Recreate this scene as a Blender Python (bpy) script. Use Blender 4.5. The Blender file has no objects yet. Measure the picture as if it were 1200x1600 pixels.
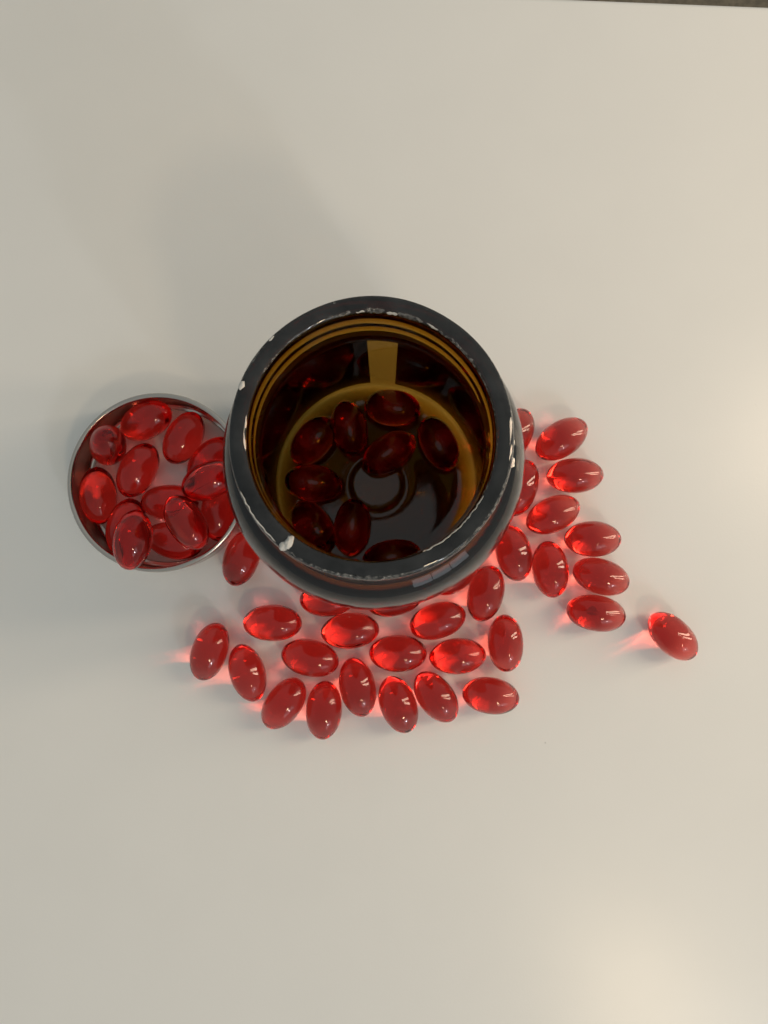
import bpy, math, random
from mathutils import Vector, Matrix, noise

# ---------------------------------------------------------------- camera, world, lights, exposure
MM = 0.001
scene = bpy.context.scene
COL = scene.collection
R = math.radians

cam_data = bpy.data.cameras.new('camera')
cam = bpy.data.objects.new('camera', cam_data)
COL.objects.link(cam)
cam.location = (0.0, 0.0, 0.214)
cam.rotation_euler = (R(2.725), 0.0, 0.0)
cam_data.sensor_fit = 'VERTICAL'
cam_data.sensor_height = 36.0
cam_data.sensor_width = 27.0
cam_data.lens = 26.0
cam_data.clip_start = 0.005
cam_data.clip_end = 50.0
scene.camera = cam

world = bpy.data.worlds.new('World')
scene.world = world
world.use_nodes = True
bg = world.node_tree.nodes['Background']
bg.inputs['Strength'].default_value = 1.0
# surrounding room: dim and cool on one side, paler and warmer towards the windows
wn, wl = world.node_tree.nodes, world.node_tree.links
w_tc = wn.new('ShaderNodeTexCoord')
w_sep = wn.new('ShaderNodeSeparateXYZ')
w_map = wn.new('ShaderNodeMapRange')
w_map.inputs['From Min'].default_value = -1.0
w_map.inputs['From Max'].default_value = 1.0
w_ramp = wn.new('ShaderNodeValToRGB')
w_ramp.color_ramp.interpolation = 'EASE'
w_ramp.color_ramp.elements[0].color = (0.290, 0.318, 0.318, 1)
w_ramp.color_ramp.elements[1].color = (0.435, 0.445, 0.420, 1)
wl.new(w_tc.outputs['Generated'], w_sep.inputs['Vector'])
wl.new(w_sep.outputs['X'], w_map.inputs['Value'])
wl.new(w_map.outputs['Result'], w_ramp.inputs['Fac'])
wl.new(w_ramp.outputs['Color'], bg.inputs['Color'])

def area_lamp(name, loc, target, sx, sy, power, color):
    d = bpy.data.lights.new(name, 'AREA')
    d.shape = 'RECTANGLE'
    d.size, d.size_y = sx, sy
    d.energy = power
    d.color = color
    o = bpy.data.objects.new(name, d)
    COL.objects.link(o)
    o.location = loc
    v = Vector(target) - Vector(loc)
    o.rotation_euler = v.to_track_quat('-Z', 'Y').to_euler()
    return o

def bulb_lamp(name, loc, radius, power, color):
    d = bpy.data.lights.new(name, 'POINT')
    d.shadow_soft_size = radius
    d.energy = power
    d.color = color
    d.cycles.is_caustics_light = True
    o = bpy.data.objects.new(name, d)
    COL.objects.link(o)
    o.location = loc
    return o

WARM = (1.0, 0.82, 0.58)
BULB = (1.0, 0.77, 0.50)
SUNSET = (1.0, 0.79, 0.57)
COOL = (0.86, 0.93, 1.0)
# tall narrow window panes to the right, warm evening light
area_lamp('window_pane_light', (0.50, 0.13, 0.30), (0.04, 0.02, 0), 0.050, 0.54, 1.14, SUNSET)
area_lamp('window_pane_light', (0.51, 0.045, 0.27), (0.04, 0.02, 0), 0.036, 0.40, 0.66, SUNSET)
# cool daylight from a window of six panes on the photographer's side; the sky shows brightest through one of them
for ix in range(3):
    for iz in range(2):
        along = Vector((0.82, 0.57, 0.0)) * (0.165 * (ix - 1))
        p = Vector((0.50, -0.76, 0.52 + 0.182 * iz)) + along
        area_lamp('daylight_window_light', p, (0, 0, 0.1), 0.157, 0.177, 0.12, COOL)
area_lamp('daylight_window_light', (0.49, -0.73, 0.60), (0, 0, 0), 0.040, 0.11, 0.60, COOL)
# warm ceiling bulb
bulb_lamp('ceiling_bulb_light', (0.44, -0.78, 1.10), 0.07, 7.0, BULB)

vs = scene.view_settings
vs.view_transform = 'Standard'
vs.look = 'None'
vs.gamma = 1.0
vs.use_curve_mapping = False
vs.exposure = 0.04

cy = scene.cycles
cy.max_bounces = 32
cy.transmission_bounces = 28
cy.glossy_bounces = 8
cy.diffuse_bounces = 5
cy.transparent_max_bounces = 16
cy.caustics_reflective = True
cy.caustics_refractive = True
cy.blur_glossy = 0.0
cy.sample_clamp_indirect = 6.0
cy.use_denoising = True
cy.denoiser = 'OPENIMAGEDENOISE'
try:
    cy.denoising_prefilter = 'ACCURATE'
    cy.denoising_input_passes = 'RGB_ALBEDO_NORMAL'
except Exception:
    pass

# ---------------------------------------------------------------- helpers
def material(name):
    m = bpy.data.materials.new(name)
    m.use_nodes = True
    nt = m.node_tree
    nt.nodes.clear()
    out = nt.nodes.new('ShaderNodeOutputMaterial')
    return m, nt, out

def principled(name, color, rough=0.5, metal=0.0, bump_scale=None, bump=0.0, bump_dist=0.0001, var=0.0, var_scale=60.0, spec=0.5):
    m, nt, out = material(name)
    b = nt.nodes.new('ShaderNodeBsdfPrincipled')
    b.inputs['Base Color'].default_value = (*color, 1)
    b.inputs['Roughness'].default_value = rough
    b.inputs['Metallic'].default_value = metal
    b.inputs['Specular IOR Level'].default_value = spec
    tc = nt.nodes.new('ShaderNodeTexCoord')
    if var:
        n = nt.nodes.new('ShaderNodeTexNoise')
        n.inputs['Scale'].default_value = var_scale
        n.inputs['Detail'].default_value = 5
        nt.links.new(tc.outputs['Object'], n.inputs['Vector'])
        r = nt.nodes.new('ShaderNodeValToRGB')
        r.color_ramp.elements[0].color = (*[c * (1 - var) for c in color], 1)
        r.color_ramp.elements[1].color = (*[min(1, c * (1 + var)) for c in color], 1)
        r.color_ramp.elements[0].position = 0.3
        r.color_ramp.elements[1].position = 0.7
        nt.links.new(n.outputs['Fac'], r.inputs['Fac'])
        nt.links.new(r.outputs['Color'], b.inputs['Base Color'])
    if bump_scale:
        n = nt.nodes.new('ShaderNodeTexNoise')
        n.inputs['Scale'].default_value = bump_scale
        n.inputs['Detail'].default_value = 4
        nt.links.new(tc.outputs['Object'], n.inputs['Vector'])
        bp = nt.nodes.new('ShaderNodeBump')
        bp.inputs['Strength'].default_value = bump
        bp.inputs['Distance'].default_value = bump_dist
        nt.links.new(n.outputs['Fac'], bp.inputs['Height'])
        nt.links.new(bp.outputs['Normal'], b.inputs['Normal'])
    nt.links.new(b.outputs['BSDF'], out.inputs['Surface'])
    return m

def absorbing_glass(name, ior, sigma, rough=0.0, bump_scale=None, bump=0.0, bump_dist=0.0):
    """clear dielectric whose colour comes from absorption inside; sigma in 1/m for r, g, b"""
    m, nt, out = material(name)
    g = nt.nodes.new('ShaderNodeBsdfGlass')
    g.inputs['Color'].default_value = (1, 1, 1, 1)
    g.inputs['IOR'].default_value = ior
    g.inputs['Roughness'].default_value = rough
    nt.links.new(g.outputs['BSDF'], out.inputs['Surface'])
    v = nt.nodes.new('ShaderNodeVolumeAbsorption')
    d = max(sigma)
    v.inputs['Density'].default_value = d
    v.inputs['Color'].default_value = (*[1 - s / d for s in sigma], 1)
    nt.links.new(v.outputs['Volume'], out.inputs['Volume'])
    if bump_scale:
        tc = nt.nodes.new('ShaderNodeTexCoord')
        n = nt.nodes.new('ShaderNodeTexNoise')
        n.inputs['Scale'].default_value = bump_scale
        n.inputs['Detail'].default_value = 3
        nt.links.new(tc.outputs['Object'], n.inputs['Vector'])
        bp = nt.nodes.new('ShaderNodeBump')
        bp.inputs['Strength'].default_value = bump
        bp.inputs['Distance'].default_value = bump_dist
        nt.links.new(n.outputs['Fac'], bp.inputs['Height'])
        nt.links.new(bp.outputs['Normal'], g.inputs['Normal'])
    return m

def mesh_obj(name, verts, faces, mat, parent=None, smooth=True, loc=(0, 0, 0)):
    me = bpy.data.meshes.new(name)
    me.from_pydata([tuple(v) for v in verts], [], faces)
    me.validate()
    if smooth:
        me.polygons.foreach_set('use_smooth', [True] * len(me.polygons))
    me.materials.append(mat)
    me.update()
    o = bpy.data.objects.new(name, me)
    COL.objects.link(o)
    o.location = loc
    if parent:
        o.parent = parent
    return o

def lathe(profile, seg, disp=None):
    """closed solid of revolution about Z; profile in mm runs from axis to axis or is a closed ring"""
    verts, faces, rows = [], [], []
    for i, (r, z) in enumerate(profile):
        if r < 1e-6:
            rows.append([len(verts)])
            verts.append((0, 0, z * MM))
        else:
            row = []
            for k in range(seg):
                a = 2 * math.pi * k / seg
                rr, zz = (r, z) if disp is None else disp(r, z, a, i)
                row.append(len(verts))
                verts.append((rr * math.cos(a) * MM, rr * math.sin(a) * MM, zz * MM))
            rows.append(row)
    def join(a, b):
        if len(a) == 1 and len(b) == 1:
            return
        for k in range(seg):
            k2 = (k + 1) % seg
            if len(a) == 1:
                faces.append((a[0], b[k2], b[k]))
            elif len(b) == 1:
                faces.append((a[k], a[k2], b[0]))
            else:
                faces.append((a[k], a[k2], b[k2], b[k]))
    for i in range(len(rows) - 1):
        join(rows[i], rows[i + 1])
    if profile[0][0] > 1e-6:
        join(rows[-1], rows[0])
    return verts, faces

def arc(cx, cz, rx, rz, a0, a1, n):
    return [(cx + rx * math.cos(R(a0 + (a1 - a0) * i / n)), cz + rz * math.sin(R(a0 + (a1 - a0) * i / n))) for i in range(n + 1)]

def line(p, q, n):
    return [(p[0] + (q[0] - p[0]) * i / n, p[1] + (q[1] - p[1]) * i / n) for i in range(1, n)]

def tag(o, label, cat, group=None):
    o['label'] = label
    o['category'] = cat
    if group:
        o['group'] = group
    return o

def empty(name, loc):
    o = bpy.data.objects.new(name, None)
    o.empty_display_size = 0.02
    COL.objects.link(o)
    o.location = loc
    return o

# ---------------------------------------------------------------- materials
M_TABLE = principled('white_laminate', (0.80, 0.79, 0.758), rough=0.285, bump_scale=1500, bump=0.35, bump_dist=0.00005, var=0.010, var_scale=40)
def add_dust(m, scale, thresh, colour):
    """sparse tiny specks of dust and crumbs"""
    nt = m.node_tree
    b = next(n for n in nt.nodes if n.type == 'BSDF_PRINCIPLED')
    src = b.inputs['Base Color'].links[0].from_socket
    tc = next(n for n in nt.nodes if n.type == 'TEX_COORD')
    v = nt.nodes.new('ShaderNodeTexVoronoi')
    v.inputs['Scale'].default_value = scale
    nt.links.new(tc.outputs['Object'], v.inputs['Vector'])
    sep = nt.nodes.new('ShaderNodeSeparateColor')
    nt.links.new(v.outputs['Color'], sep.inputs['Color'])
    pick = nt.nodes.new('ShaderNodeMath')
    pick.operation = 'LESS_THAN'
    pick.inputs[1].default_value = 0.22          # only some cells hold a speck
    nt.links.new(sep.outputs['Red'], pick.inputs[0])
    near = nt.nodes.new('ShaderNodeMapRange')
    near.inputs['From Min'].default_value = thresh
    near.inputs['From Max'].default_value = thresh * 0.5
    nt.links.new(v.outputs['Distance'], near.inputs['Value'])
    mul = nt.nodes.new('ShaderNodeMath')
    mul.operation = 'MULTIPLY'
    nt.links.new(pick.outputs[0], mul.inputs[0])
    nt.links.new(near.outputs['Result'], mul.inputs[1])
    mul2 = nt.nodes.new('ShaderNodeMath')
    mul2.operation = 'MULTIPLY'
    nt.links.new(mul.outputs[0], mul2.inputs[0])
    nt.links.new(sep.outputs['Green'], mul2.inputs[1])
    mix = nt.nodes.new('ShaderNodeMix')
    mix.data_type = 'RGBA'
    nt.links.new(mul2.outputs[0], mix.inputs['Factor'])
    nt.links.new(src, mix.inputs['A'])
    mix.inputs['B'].default_value = (*colour, 1)
    nt.links.new(mix.outputs['Result'], b.inputs['Base Color'])
add_dust(M_TABLE, 70.0, 0.030, (0.28, 0.26, 0.23))
M_FLOOR = principled('brown_floor', (0.24, 0.19, 0.13), rough=0.8, bump_scale=300, bump=0.5, bump_dist=0.002, var=0.25, var_scale=120)
M_AMBER = absorbing_glass('amber_glass', 1.56, (290.0, 505.0, 1210.0), bump_scale=70, bump=0.12, bump_dist=0.00025)
def add_lip_haze(m):
    nt = m.node_tree
    out = next(n for n in nt.nodes if n.type == 'OUTPUT_MATERIAL')
    glass = next(n for n in nt.nodes if n.type == 'BSDF_GLASS')
    tc = next(n for n in nt.nodes if n.type == 'TEX_COORD')
    sep = nt.nodes.new('ShaderNodeSeparateXYZ')
    nt.links.new(tc.outputs['Object'], sep.inputs['Vector'])
    top = nt.nodes.new('ShaderNodeMapRange')
    top.inputs['From Min'].default_value = 0.0953
    top.inputs['From Max'].default_value = 0.0960
    nt.links.new(sep.outputs['Z'], top.inputs['Value'])
    n = nt.nodes.new('ShaderNodeTexNoise')
    n.inputs['Scale'].default_value = 160
    n.inputs['Detail'].default_value = 8
    n.inputs['Roughness'].default_value = 0.7
    nt.links.new(tc.outputs['Object'], n.inputs['Vector'])
    amount = nt.nodes.new('ShaderNodeMapRange')
    amount.inputs['From Min'].default_value = 0.35
    amount.inputs['From Max'].default_value = 0.75
    amount.inputs['To Min'].default_value = 0.0
    amount.inputs['To Max'].default_value = 0.05
    nt.links.new(n.outputs['Fac'], amount.inputs['Value'])
    mul = nt.nodes.new('ShaderNodeMath')
    mul.operation = 'MULTIPLY'
    nt.links.new(top.outputs['Result'], mul.inputs[0])
    nt.links.new(amount.outputs['Result'], mul.inputs[1])
    d = nt.nodes.new('ShaderNodeBsdfDiffuse')
    d.inputs['Color'].default_value = (0.60, 0.61, 0.62, 1)
    mix = nt.nodes.new('ShaderNodeMixShader')
    nt.links.new(mul.outputs[0], mix.inputs['Fac'])
    nt.links.new(glass.outputs['BSDF'], mix.inputs[1])
    nt.links.new(d.outputs['BSDF'], mix.inputs[2])
    nt.links.new(mix.outputs['Shader'], out.inputs['Surface'])
add_lip_haze(M_AMBER)
M_GEL = absorbing_glass('red_gel', 1.46, (10.0, 195.0, 214.0))
M_LABEL = principled('dark_label_paper', (0.035, 0.03, 0.03), rough=0.6)
M_STEEL = principled('lid_steel', (0.50, 0.46, 0.42), rough=0.18, metal=1.0, bump_scale=400, bump=0.1, bump_dist=0.00005)
M_LACQUER = principled('lid_lacquer', (0.33, 0.22, 0.17), rough=0.28, metal=0.8)
M_LINER = principled('lid_liner', (0.72, 0.69, 0.66), rough=0.45, var=0.03, var_scale=200)

def residue_material():
    m, nt, out = material('seal_residue')
    b = nt.nodes.new('ShaderNodeBsdfPrincipled')
    b.inputs['Base Color'].default_value = (0.40, 0.39, 0.37, 1)
    b.inputs['Roughness'].default_value = 0.8
    b.inputs['Specular IOR Level'].default_value = 0.2
    t = nt.nodes.new('ShaderNodeBsdfTransparent')
    mix = nt.nodes.new('ShaderNodeMixShader')
    tc = nt.nodes.new('ShaderNodeTexCoord')
    n = nt.nodes.new('ShaderNodeTexNoise')
    n.inputs['Scale'].default_value = 1800
    n.inputs['Detail'].default_value = 6
    r = nt.nodes.new('ShaderNodeValToRGB')
    r.color_ramp.elements[0].position = 0.42
    r.color_ramp.elements[1].position = 0.80
    r.color_ramp.elements[1].color = (0.75, 0.75, 0.75, 1)
    nt.links.new(tc.outputs['Object'], n.inputs['Vector'])
    nt.links.new(n.outputs['Fac'], r.inputs['Fac'])
    nt.links.new(r.outputs['Color'], mix.inputs['Fac'])
    nt.links.new(t.outputs['BSDF'], mix.inputs[1])
    nt.links.new(b.outputs['BSDF'], mix.inputs[2])
    nt.links.new(mix.outputs['Shader'], out.inputs['Surface'])
    return m
M_RESIDUE = residue_material()
M_FLAKE = principled('seal_flake', (0.58, 0.56, 0.52), rough=0.6, bump_scale=1200, bump=0.5, bump_dist=0.0002)

# ---------------------------------------------------------------- setting: table top and the floor beyond its edge
def rounded_slab(name, w, d, h, r, mat, loc, rz):
    n = 5
    ring = [(-r + r * math.sin(R(90) * i / n), -r + r * math.cos(R(90) * i / n)) for i in range(n + 1)]
    levels = [(-r, 0.0)] + [(o, z) for o, z in ring] + [(0.0, -h)]
    verts, faces = [], []
    for (o, z) in levels:
        for sx, sy in ((-1, -1), (1, -1), (1, 1), (-1, 1)):
            verts.append((sx * (w / 2 + o), sy * (d / 2 + o), z))
    for i in range(len(levels) - 1):
        for k in range(4):
            k2 = (k + 1) % 4
            faces.append((i * 4 + k, (i + 1) * 4 + k, (i + 1) * 4 + k2, i * 4 + k2))
    faces.append((0, 1, 2, 3))
    e = (len(levels) - 1) * 4
    faces.append((e + 3, e + 2, e + 1, e))
    o = mesh_obj(name, verts, faces, mat, smooth=False, loc=loc)
    o.rotation_euler.z = rz
    return o
RZ_T = math.atan2(161.15 - 163.73, 114.96 - 51.76)
TW, TD = 1.30, 0.80
ctr = Vector((0.083, 0.16364, 0)) - Matrix.Rotation(RZ_T, 3, 'Z') @ Vector((0.0, TD / 2, 0))
table = rounded_slab('table_top', TW, TD, 0.028, 0.002, M_TABLE, (ctr.x, ctr.y, 0), RZ_T)
table['kind'] = 'structure'
table.cycles.is_caustics_receiver = True
table['label'] = 'pale off-white laminate table top'
fl = mesh_obj('floor', [(-4, -4, 0), (4, -4, 0), (4, 4, 0), (-4, 4, 0)], [(0, 1, 2, 3)], M_FLOOR, smooth=False, loc=(0, 0, -0.72))
fl['kind'] = 'structure'
fl['label'] = 'grey-brown floor beyond the table edge'

# ---------------------------------------------------------------- amber jar
JX, JY = -2.04 * MM, 17.81 * MM
jar = empty('jar', (JX, JY, 0))
tag(jar, 'open amber glass jar standing among red capsules, seal scraps on its rim', 'jar')

outer = [(0, 1.2), (4, 1.2), (8, 1.1), (12, 0.9), (16, 0.6), (19.5, 0.2), (21.0, 0.02), (22.3, 0.0), (23.2, 0.12)]
outer += arc(23.0, 10.5, 6.6, 10.3, -80, 0, 12)
outer += line((29.6, 10.5), (29.6, 58.0), 14)
outer += [(29.65, 58.8), (29.9, 59.8), (30.25, 60.9), (30.45, 62.0)]
outer += arc(25.0, 63.0, 5.5, 12.2, 0, 76, 20)
outer += [(25.3, 75.35), (24.5, 75.9), (23.8, 76.6), (23.2, 77.8), (22.9, 79.0), (22.75, 80.2)]
i_thread0 = len(outer)
outer += line((22.7, 80.6), (22.7, 93.6), 28)
i_thread1 = len(outer)
outer += [(22.75, 93.6), (22.95, 94.1)] + arc(22.15, 95.0, 1.0, 1.0, -10, 80, 6)
outer += [(21.9, 96.06), (21.4, 96.09), (21.15, 96.08)]
inner = arc(20.95, 95.2, 0.85, 0.85, 95, 178, 6)
inner += line((20.1, 95.2), (20.2, 80.5), 8)
inner += [(20.3, 79.3), (20.6, 77.9), (21.2, 76.6)]
inner += arc(22.4, 60.5, 5.0, 13.2, 80, 0, 14)
inner += line((27.4, 60.5), (27.4, 9.6), 14)
inner += arc(22.6, 9.3, 4.8, 4.3, 0, -86, 14)
inner += [(20.5, 4.95), (15, 4.86), (11.5, 4.9), (9.6, 5.0), (8.6, 5.15), (8.0, 5.1), (7.5, 4.75), (7.0, 4.4), (6.4, 4.25), (3, 4.2), (0, 4.2)]
prof = outer + inner
def jar_disp(r, z, a, i):
    if i_thread0 <= i < i_thread1:
        t = a / (2 * math.pi)
        add = 0.0
        for turn in (0, 1):
            zc = 84.8 + 4.4 * (t + turn)
            if zc > 92.6:
                continue
            fade = min(1.0, max(0.0, (t + turn - 0.05) / 0.08), max(0.0, (92.6 - zc) / 0.5))
            add = max(add, 0.85 * fade * max(0.0, 1 - ((z - zc) / 1.35) ** 2) ** 0.7)
        return r + add, z
    # the hand-thick lip is never perfectly even
    if z > 94:
        w = noise.noise(Vector((math.cos(a) * 1.7, math.sin(a) * 1.7, 3.3))) * 0.16
        return r + w, z + 0.5 * w
    w = noise.noise(Vector((math.cos(a) * 1.1, math.sin(a) * 1.1, z * 0.03))) * 0.10 * min(1.0, (57 - z) / 12 if z < 57 else 0, max(0, z - 20) / 10)
    return (r + w if 20 < z < 57 else r), z
v, f = lathe(prof, 160, jar_disp)
mesh_obj('glass_body', v, f, M_AMBER, jar)

# wrap-around label with the gap between its ends on the far side
def label_sheet():
    n, r0, r1, z0, z1 = 120, 29.78, 29.92, 10.2, 57.5
    half_gap = 7.3 / 2 / 29.8
    mid = R(86.5)
    a0, a1 = mid + half_gap, mid - half_gap + 2 * math.pi
    verts, faces = [], []
    for k in range(n + 1):
        a = a0 + (a1 - a0) * k / n
        for (r, z) in ((r0, z0), (r1, z0), (r1, z1), (r0, z1)):
            verts.append((r * math.cos(a) * MM, r * math.sin(a) * MM, z * MM))
    for k in range(n):
        for j in range(4):
            j2 = (j + 1) % 4
            faces.append((k * 4 + j, (k + 1) * 4 + j, (k + 1) * 4 + j2, k * 4 + j2))
    faces.append((3, 2, 1, 0))
    faces.append((n * 4, n * 4 + 1, n * 4 + 2, n * 4 + 3))
    return verts, faces
v, f = label_sheet()
lab = mesh_obj('label', v, f, M_LABEL, jar, smooth=False)
lab['label'] = 'dark wrap-around label with a narrow gap between its ends'

# scraps of the torn foil seal left on the rim
def residue_strip(a0, a1, r, w, h, mat, seed, rag=0.5):
    rnd = random.Random(seed)
    n = max(6, int(abs(a1 - a0) * 1.6))
    verts, faces = [], []
    for k in range(n + 1):
        t = k / n
        a = R(a0 + (a1 - a0) * t)
        end = min(1.0, t * n / 2.0, (1 - t) * n / 2.0)
        ww = w * (0.25 + 0.75 * end) * (1 + rag * (noise.noise(Vector((k * 0.55, seed * 3.1, 0.0))) * 1.6 + rnd.uniform(-.3, .3)))
        ww = max(0.06, ww)
        rc = r + rag * 0.35 * noise.noise(Vector((k * 0.3, seed * 1.7, 5.0)))
        hh = h * (0.6 + 0.6 * rnd.random())
        def top(rr):   # height of the lip at radius rr
            if rr > 22.15:
                return 95.0 + math.sqrt(max(0.0, 1.0 - min(1.0, rr - 22.15) ** 2))
            if rr < 20.95:
                return 95.2 + math.sqrt(max(0.0, 0.7225 - min(0.85, 20.95 - rr) ** 2))
            return 96.08
        lo, hi = max(20.15, rc - ww / 2), min(23.05, rc + ww / 2)
        rc, ww = (lo + hi) / 2, hi - lo
        for (rr, dz) in ((lo, -0.03), (rc - ww * 0.15, hh), (rc + ww * 0.2, hh * 0.8), (hi, -0.03)):
            verts.append((rr * math.cos(a) * MM, rr * math.sin(a) * MM, (top(rr) + dz + 0.02) * MM))
    for k in range(n):
        for j in range(3):
            faces.append((k * 4 + j, k * 4 + j + 1, (k + 1) * 4 + j + 1, (k + 1) * 4 + j))
        faces.append((k * 4 + 3, k * 4, (k + 1) * 4, (k + 1) * 4 + 3))
    faces.append((0, 1, 2, 3))
    faces.append((n * 4 + 3, n * 4 + 2, n * 4 + 1, n * 4))
    return mesh_obj('seal_residue', verts, faces, mat, jar, smooth=False)

strips = [  # start angle, end angle, radius, width, height, flake?
    (-157, -132, 22.75, 0.22, 0.10, 1), (-127, -122, 22.7, 0.35, 0.12, 0), (-121, -108, 22.75, 0.4, 0.1, 0),
    (-108, -72, 22.75, 0.55, 0.05, 0), (-70, -40, 22.8, 0.6, 0.05, 0),
    (-42, -6, 22.85, 0.5, 0.06, 0), (-10, 26, 22.9, 0.3, 0.06, 0),
    (-66, -28, 20.3, 0.20, 0.08, 1), (-30, 14, 20.2, 0.16, 0.07, 0), (14, 38, 20.2, 0.22, 0.07, 0),
    (36, 58, 20.3, 0.45, 0.08, 0), (58, 64, 20.35, 0.25, 0.12, 1), (66, 78, 20.4, 0.6, 0.06, 0), (78, 83, 20.3, 0.4, 0.18, 1),
    (84, 93, 20.5, 0.7, 0.08, 0), (93, 97, 20.4, 0.3, 0.15, 1), (99, 112, 20.4, 0.45, 0.06, 0), (118, 150, 20.25, 0.22, 0.05, 0),
    (128, 132, 22.8, 0.22, 0.06, 0), (134, 137, 22.7, 0.45, 0.14, 1), (139, 152, 22.8, 0.25, 0.08, 0),
    (105, 106.2, 22.5, 0.35, 0.06, 0), (66, 66.8, 22.3, 0.6, 0.08, 0),
]
for s, (a0, a1, r, w, h, fk) in enumerate(strips):
    residue_strip(a0, a1, r, w, h, M_FLAKE if fk else M_RESIDUE, s + 1)

def flake_lump(ang, r, size, rot, seed, name='seal_flake'):
    """crumpled scrap of liner standing on the lip"""
    n, m = 14, 8
    verts, faces = [], []
    for i in range(m + 1):
        ph = math.pi * i / m
        for k in range(n):
            th = 2 * math.pi * k / n
            d = Vector((math.sin(ph) * math.cos(th), math.sin(ph) * math.sin(th), math.cos(ph)))
            s = 1 + 0.55 * noise.noise(d * 1.9 + Vector((seed * 7.7, 0, 0)))
            verts.append((d.x * size[0] * s * MM, d.y * size[1] * s * MM, max(-0.10, d.z * size[2] * s) * MM))
    for i in range(m):
        for k in range(n):
            k2 = (k + 1) % n
            faces.append((i * n + k, (i + 1) * n + k, (i + 1) * n + k2, i * n + k2))
    a = R(ang)
    o = mesh_obj(name, verts, faces, M_FLAKE, jar, loc=(r * math.cos(a) * MM, r * math.sin(a) * MM, 96.15 * MM))
    o.rotation_euler.z = a + R(rot)
    return o
flake_lump(-127.5, 21.6, (1.25, 0.62, 0.55), 8, 1)['label'] = 'crumpled white scrap of seal on the rim'
flake_lump(-128.6, 22.6, (0.75, 0.55, 0.35), 30, 2)
flake_lump(158.5, 22.4, (0.45, 0.75, 0.22), 0, 3)

# ---------------------------------------------------------------- upturned metal lid
LX, LY = -62.25 * MM, 17.86 * MM
lid = empty('upturned_lid', (LX, LY, 0))
tag(lid, 'silver metal jar lid lying upside down, filled with red capsules', 'lid')
shell = [(0, 0.05), (20, 0.05), (22.6, 0.0)] + arc(22.6, 1.7, 1.7, 1.7, -80, 0, 6) + line((24.3, 1.7), (24.3, 10.9), 6)
shell += [(24.3, 10.9), (24.05, 11.0), (23.98, 10.9)] + line((23.98, 10.9), (23.98, 1.7), 6)
shell += arc(22.6, 1.7, 1.38, 1.3, 0, -80, 6) + [(20, 0.4), (0, 0.4)]
v, f = lathe(shell, 128)
mesh_obj('shell', v, f, M_STEEL, lid)
curl = [(24.0 + 0.72 * math.cos(2 * math.pi * k / 14), 11.4 + 0.72 * math.sin(2 * math.pi * k / 14)) for k in range(14)]
v, f = lathe(curl, 128)
mesh_obj('rolled_rim', v, f, M_STEEL, lid)
lac = [(23.93, 10.8)] + line((23.93, 10.8), (23.93, 1.9), 5) + [(23.93, 1.9), (23.7, 1.0), (23.55, 1.05), (23.8, 1.95)] + line((23.8, 1.95), (23.8, 10.8), 5) + [(23.8, 10.8)]
v, f = lathe(lac, 128)
mesh_obj('side_lining', v, f, M_LACQUER, lid)
lin = [(0, 0.42), (22.0, 0.42), (22.25, 0.6), (22.0, 0.88), (0, 0.88)]
v, f = lathe(lin, 96)
mesh_obj('liner_disc', v, f, M_LINER, lid)

# ---------------------------------------------------------------- red softgel capsules
CL, CW = 16.5, 10.3
def capsule_mesh(seed):
    rnd = random.Random(seed)
    seg, n = 64, 32
    nub = [0.0, 0.25, 0.45, 0.1][seed % 4]     # flattened tip where the two halves were sealed
    ex, ey = rnd.uniform(2.05, 2.3), rnd.uniform(0.50, 0.55)
    angs = sorted([2 * math.pi * (k + 0.5) / (seg - 6) for k in range(seg - 6)] + [0.0, 0.04, 2 * math.pi - 0.04, math.pi, math.pi - 0.04, math.pi + 0.04])
    flat = rnd.uniform(0.97, 1.0)
    bend = rnd.uniform(-0.15, 0.15)
    verts, faces, rows = [], [], []
    for i in range(n + 1):
        t = -math.cos(math.pi * i / n)
        r = (max(0.0, 1 - abs(t) ** ex)) ** ey * CW / 2
        x = t * CL / 2
        lim = CL / 2 - nub * 0.55
        if x > lim:
            x = lim + (x - lim) * 0.25
        if i in (0, n):
            rows.append([len(verts)])
            verts.append((x * MM, 0, 0))
            continue
        row = []
        for k in range(seg):
            a = angs[k]
            rr = r * (1 + 0.011 * noise.noise(Vector((t * 1.6 + seed * 9.1, math.cos(a) * 1.2, math.sin(a) * 1.2))))
            if abs(math.sin(a)) < 1e-6:
                rr += 0.06 * min(1.0, r / 2.0)          # seam ridge along both sides
            row.append(len(verts))
            verts.append((x * MM, (rr * math.cos(a) + bend * t * t) * MM, rr * flat * math.sin(a) * MM))
        rows.append(row)
    for i in range(n):
        a, b = rows[i], rows[i + 1]
        for k in range(seg):
            k2 = (k + 1) % seg
            if len(a) == 1:
                faces.append((a[0], b[k2], b[k]))
            elif len(b) == 1:
                faces.append((a[k], a[k2], b[0]))
            else:
                faces.append((a[k], a[k2], b[k2], b[k]))
    me = bpy.data.meshes.new('capsule')
    me.from_pydata(verts, [], faces)
    me.validate()
    me.polygons.foreach_set('use_smooth', [True] * len(me.polygons))
    me.materials.append(M_GEL)
    me.update()
    return me
CAPS = [capsule_mesh(s) for s in range(9)]
rnd = random.Random(11)
count = [0]
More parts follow.
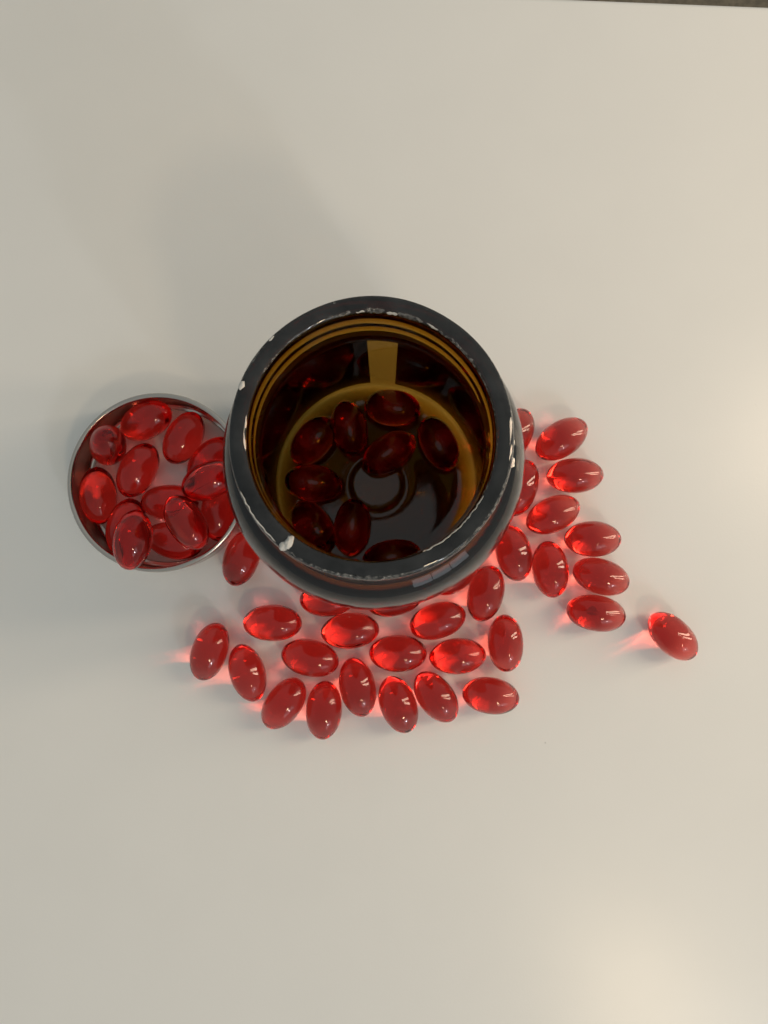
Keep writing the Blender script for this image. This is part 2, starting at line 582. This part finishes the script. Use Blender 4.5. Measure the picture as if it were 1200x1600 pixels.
def capsule(x, y, z, ang, pitch, label, group):
    k = count[0]
    count[0] += 1
    o = bpy.data.objects.new('capsule', CAPS[rnd.randrange(9)])
    COL.objects.link(o)
    o.location = (x * MM, y * MM, z * MM)
    flip = rnd.choice((0, math.pi))
    p = R(pitch)
    rot = Matrix.Rotation(R(ang), 4, 'Z') @ Matrix.Rotation(-p, 4, 'Y') @ Matrix.Rotation(flip, 4, 'Z') @ Matrix.Rotation(rnd.uniform(0.2, 2.9), 4, 'X')
    o.rotation_euler = rot.to_euler()
    o.scale = (rnd.uniform(0.97, 1.01), *([rnd.uniform(0.975, 1.0)] * 2))
    o.cycles.is_caustics_caster = True
    tag(o, label, 'capsule', group)
    return o

G_T = 'red capsules spilled on the table'
TABLE_CAPS = [
    (-48.88, -29.19, 72.0, 'red capsule at the end of the outer row nearest the metal lid'),
    (-38.22, -35.06, 108.0, 'second red capsule of the outer row, counted from the lid end'),
    (-31.29, -21.20, -0.9, 'red capsule lying loose between the lid end of the outer row and the jar'),
    (-20.70, -30.95, -12.0, 'red capsule first in the middle row from the lid end, slightly tilted'),
    (-27.94, -43.57, 53.5, 'third red capsule of the outer row, counted from the lid end'),
    (-16.77, -45.39, 86.3, 'fourth red capsule of the outer row, counted from the lid end'),
    (-40.11, -3.00, 71.6, 'red capsule between the metal lid and the jar, partly under the jar bulge'),
    (-26.75, -3.34, -43.9, 'red capsule peeking out under the jar shoulder, next one from the lid side'),
    (-15.71, -14.42, 4.4, 'red capsule with its edge showing under the jar shoulder, second from lid side'),
    (-9.52, -23.38, 4.4, 'red capsule just in front of the jar, between the jar and the middle row'),
    (3.00, -14.26, 14.0, 'red capsule with its edge showing under the jar shoulder, third from lid side'),
    (15.05, -20.60, 17.0, 'red capsule slanting upward just in front of the jar, above the middle row'),
    (3.90, -29.70, -0.5, 'second red capsule of the middle row, counted from the lid end'),
    (20.60, -30.45, 4.0, 'third red capsule of the middle row, counted from the lid end'),
    (28.60, -12.95, 75.0, 'upright-pointing red capsule linking the front rows to the fan beside the jar'),
    (34.05, -26.90, 92.0, 'last red capsule of the middle row, pointing straight away, farthest from lid'),
    (-7.39, -39.02, 102.8, 'fifth red capsule of the outer row, counted from the lid end'),
    (3.98, -43.90, 110.7, 'sixth red capsule of the outer row, counted from the lid end'),
    (14.54, -41.69, 127.1, 'seventh red capsule of the outer row, counted from the lid end'),
    (29.79, -41.40, -7.3, 'red capsule at the end of the outer row farthest from the lid'),
    (20.15, -6.98, 41.7, 'red capsule peeking out under the jar shoulder, farthest from the lid'),
    (36.52, -1.61, 103.0, 'red capsule of the fan touching the jar side, pointing straight away'),
    (46.83, -6.19, 96.5, 'red capsule standing crosswise in the middle of the fan beside the jar'),
    (47.70, 9.23, 24.8, 'third red capsule along the fan edge beside the jar, slanting outward'),
    (58.87, 2.30, -0.8, 'fourth red capsule along the fan edge beside the jar, lying level'),
    (61.09, -8.25, -17.2, 'fifth red capsule along the fan edge beside the jar, tilting down outward'),
    (59.59, -18.49, -9.0, 'last red capsule of the fan edge, closest to the lone capsule'),
    (81.04, -24.92, -45.0, 'single red capsule lying alone on bare table, apart from all the others'),
    (50.40, 30.68, 33.1, 'first red capsule at the far tip of the fan beside the jar'),
    (54.09, 20.29, 1.9, 'second red capsule along the fan edge beside the jar, lying level'),
    (38.46, 16.80, 71.3, 'red capsule half hidden by the jar in the middle of the fan'),
    (36.77, 31.78, 64.1, 'red capsule half hidden by the jar at the far tip of the fan'),
]
for (x, y, a, lb) in TABLE_CAPS:
    capsule(x, y, CW / 2 - 0.04, a, 0, lb, G_T)

G_L = 'red capsules in the upturned lid'
LID_CAPS = [
    (-14.28, 10.28, 9.89, 36.8, 65.2, 'red capsule standing on end against the lid wall'),
    (-4.91, 17.83, 6.6, 22.2, 18.3, 'red capsule tilted up against the far wall of the lid'),
    (5.58, 12.99, 5.95, 62.2, 0, 'red capsule flat on the lid floor beside the tilted-up one'),
    (-7.24, 3.88, 5.95, 64.0, 0, 'red capsule in the middle of the lid, next to the patch of bare liner'),
    (-18.2, -3.37, 6.1, 92.0, 8.0, 'red capsule lying along the lid wall on the side away from the jar'),
    (-10.3, -12.0, 6.3, 72.0, 4.0, 'red capsule in the lid lying underneath the capsule that overhangs the rim'),
    (1.9, -5.2, 6.0, 1.3, 2.0, 'red capsule in the middle of the lid, partly covered by one capsule on top'),
    (3.2, -16.0, 6.0, -14.0, 3.0, 'red capsule along the near wall of the lid, half under a top capsule'),
    (13.21, 6.37, 5.95, 48.0, 2.0, 'red capsule on the lid floor beneath the top capsule close to the jar'),
    (15.74, -8.16, 5.95, 88.0, 0, 'red capsule on the lid floor wedged between two top capsules beside the jar'),
    (-4.9, -15.9, 16.3, 80.0, 6.0, 'red capsule on top of the lid pile, its tip overhanging the lid rim'),
    (9.0, -11.2, 14.9, 122.0, 3.0, 'red capsule resting on top of three others in the lid'),
    (15.11, 0.28, 14.2, 24.0, -2.0, 'red capsule on top of the lid pile, close to the amber jar'),
]
for (x, y, z, a, p, lb) in LID_CAPS:
    capsule(x + LX / MM, y + LY / MM, z, a, p, lb, G_L)

G_J = 'red capsules inside the amber jar'
JAR_CAPS = [
    (4.43, 20.75, 10.70, -8.7, 12, 'dark red capsule inside the jar under the gap in the label'),
    (17.25, 10.94, 10.05, 115.8, -3, 'dark red capsule inside the jar by the wall opposite the lid'),
    (3.55, 8.42, 10.05, 33.6, -1, 'dark red capsule inside the jar overlapping the round dimple of its base'),
    (-7.60, 15.13, 10.05, 102.3, 3, 'dark red capsule inside the jar, upright-pointing, touching the one under the label gap'),
    (-17.6, 11.49, 11.25, 46.7, 18, 'dark red capsule inside the jar, tilted up the lid-side wall, farthest from the near rim'), (-17.43, -0.24, 10.65, -7.2, -12, 'dark red capsule inside the jar lying crosswise, its tip pointing at the base dimple'), (-17.59, -11.93, 11.15, 124.6, -18, 'dark red capsule inside the jar at the lid-side wall, next to the near rim'),
    (-6.77, -12.39, 10.05, 84.1, 0, 'dark red capsule inside the jar between the dimple and the near wall'),
    (4.21, -20.80, 10.05, 9.8, 0, 'dark red capsule inside the jar, almost hidden behind its near rim'),
]
for (x, y, z, a, p, lb) in JAR_CAPS:
    capsule(x + JX / MM, y + JY / MM, z, a, p, lb, G_J)
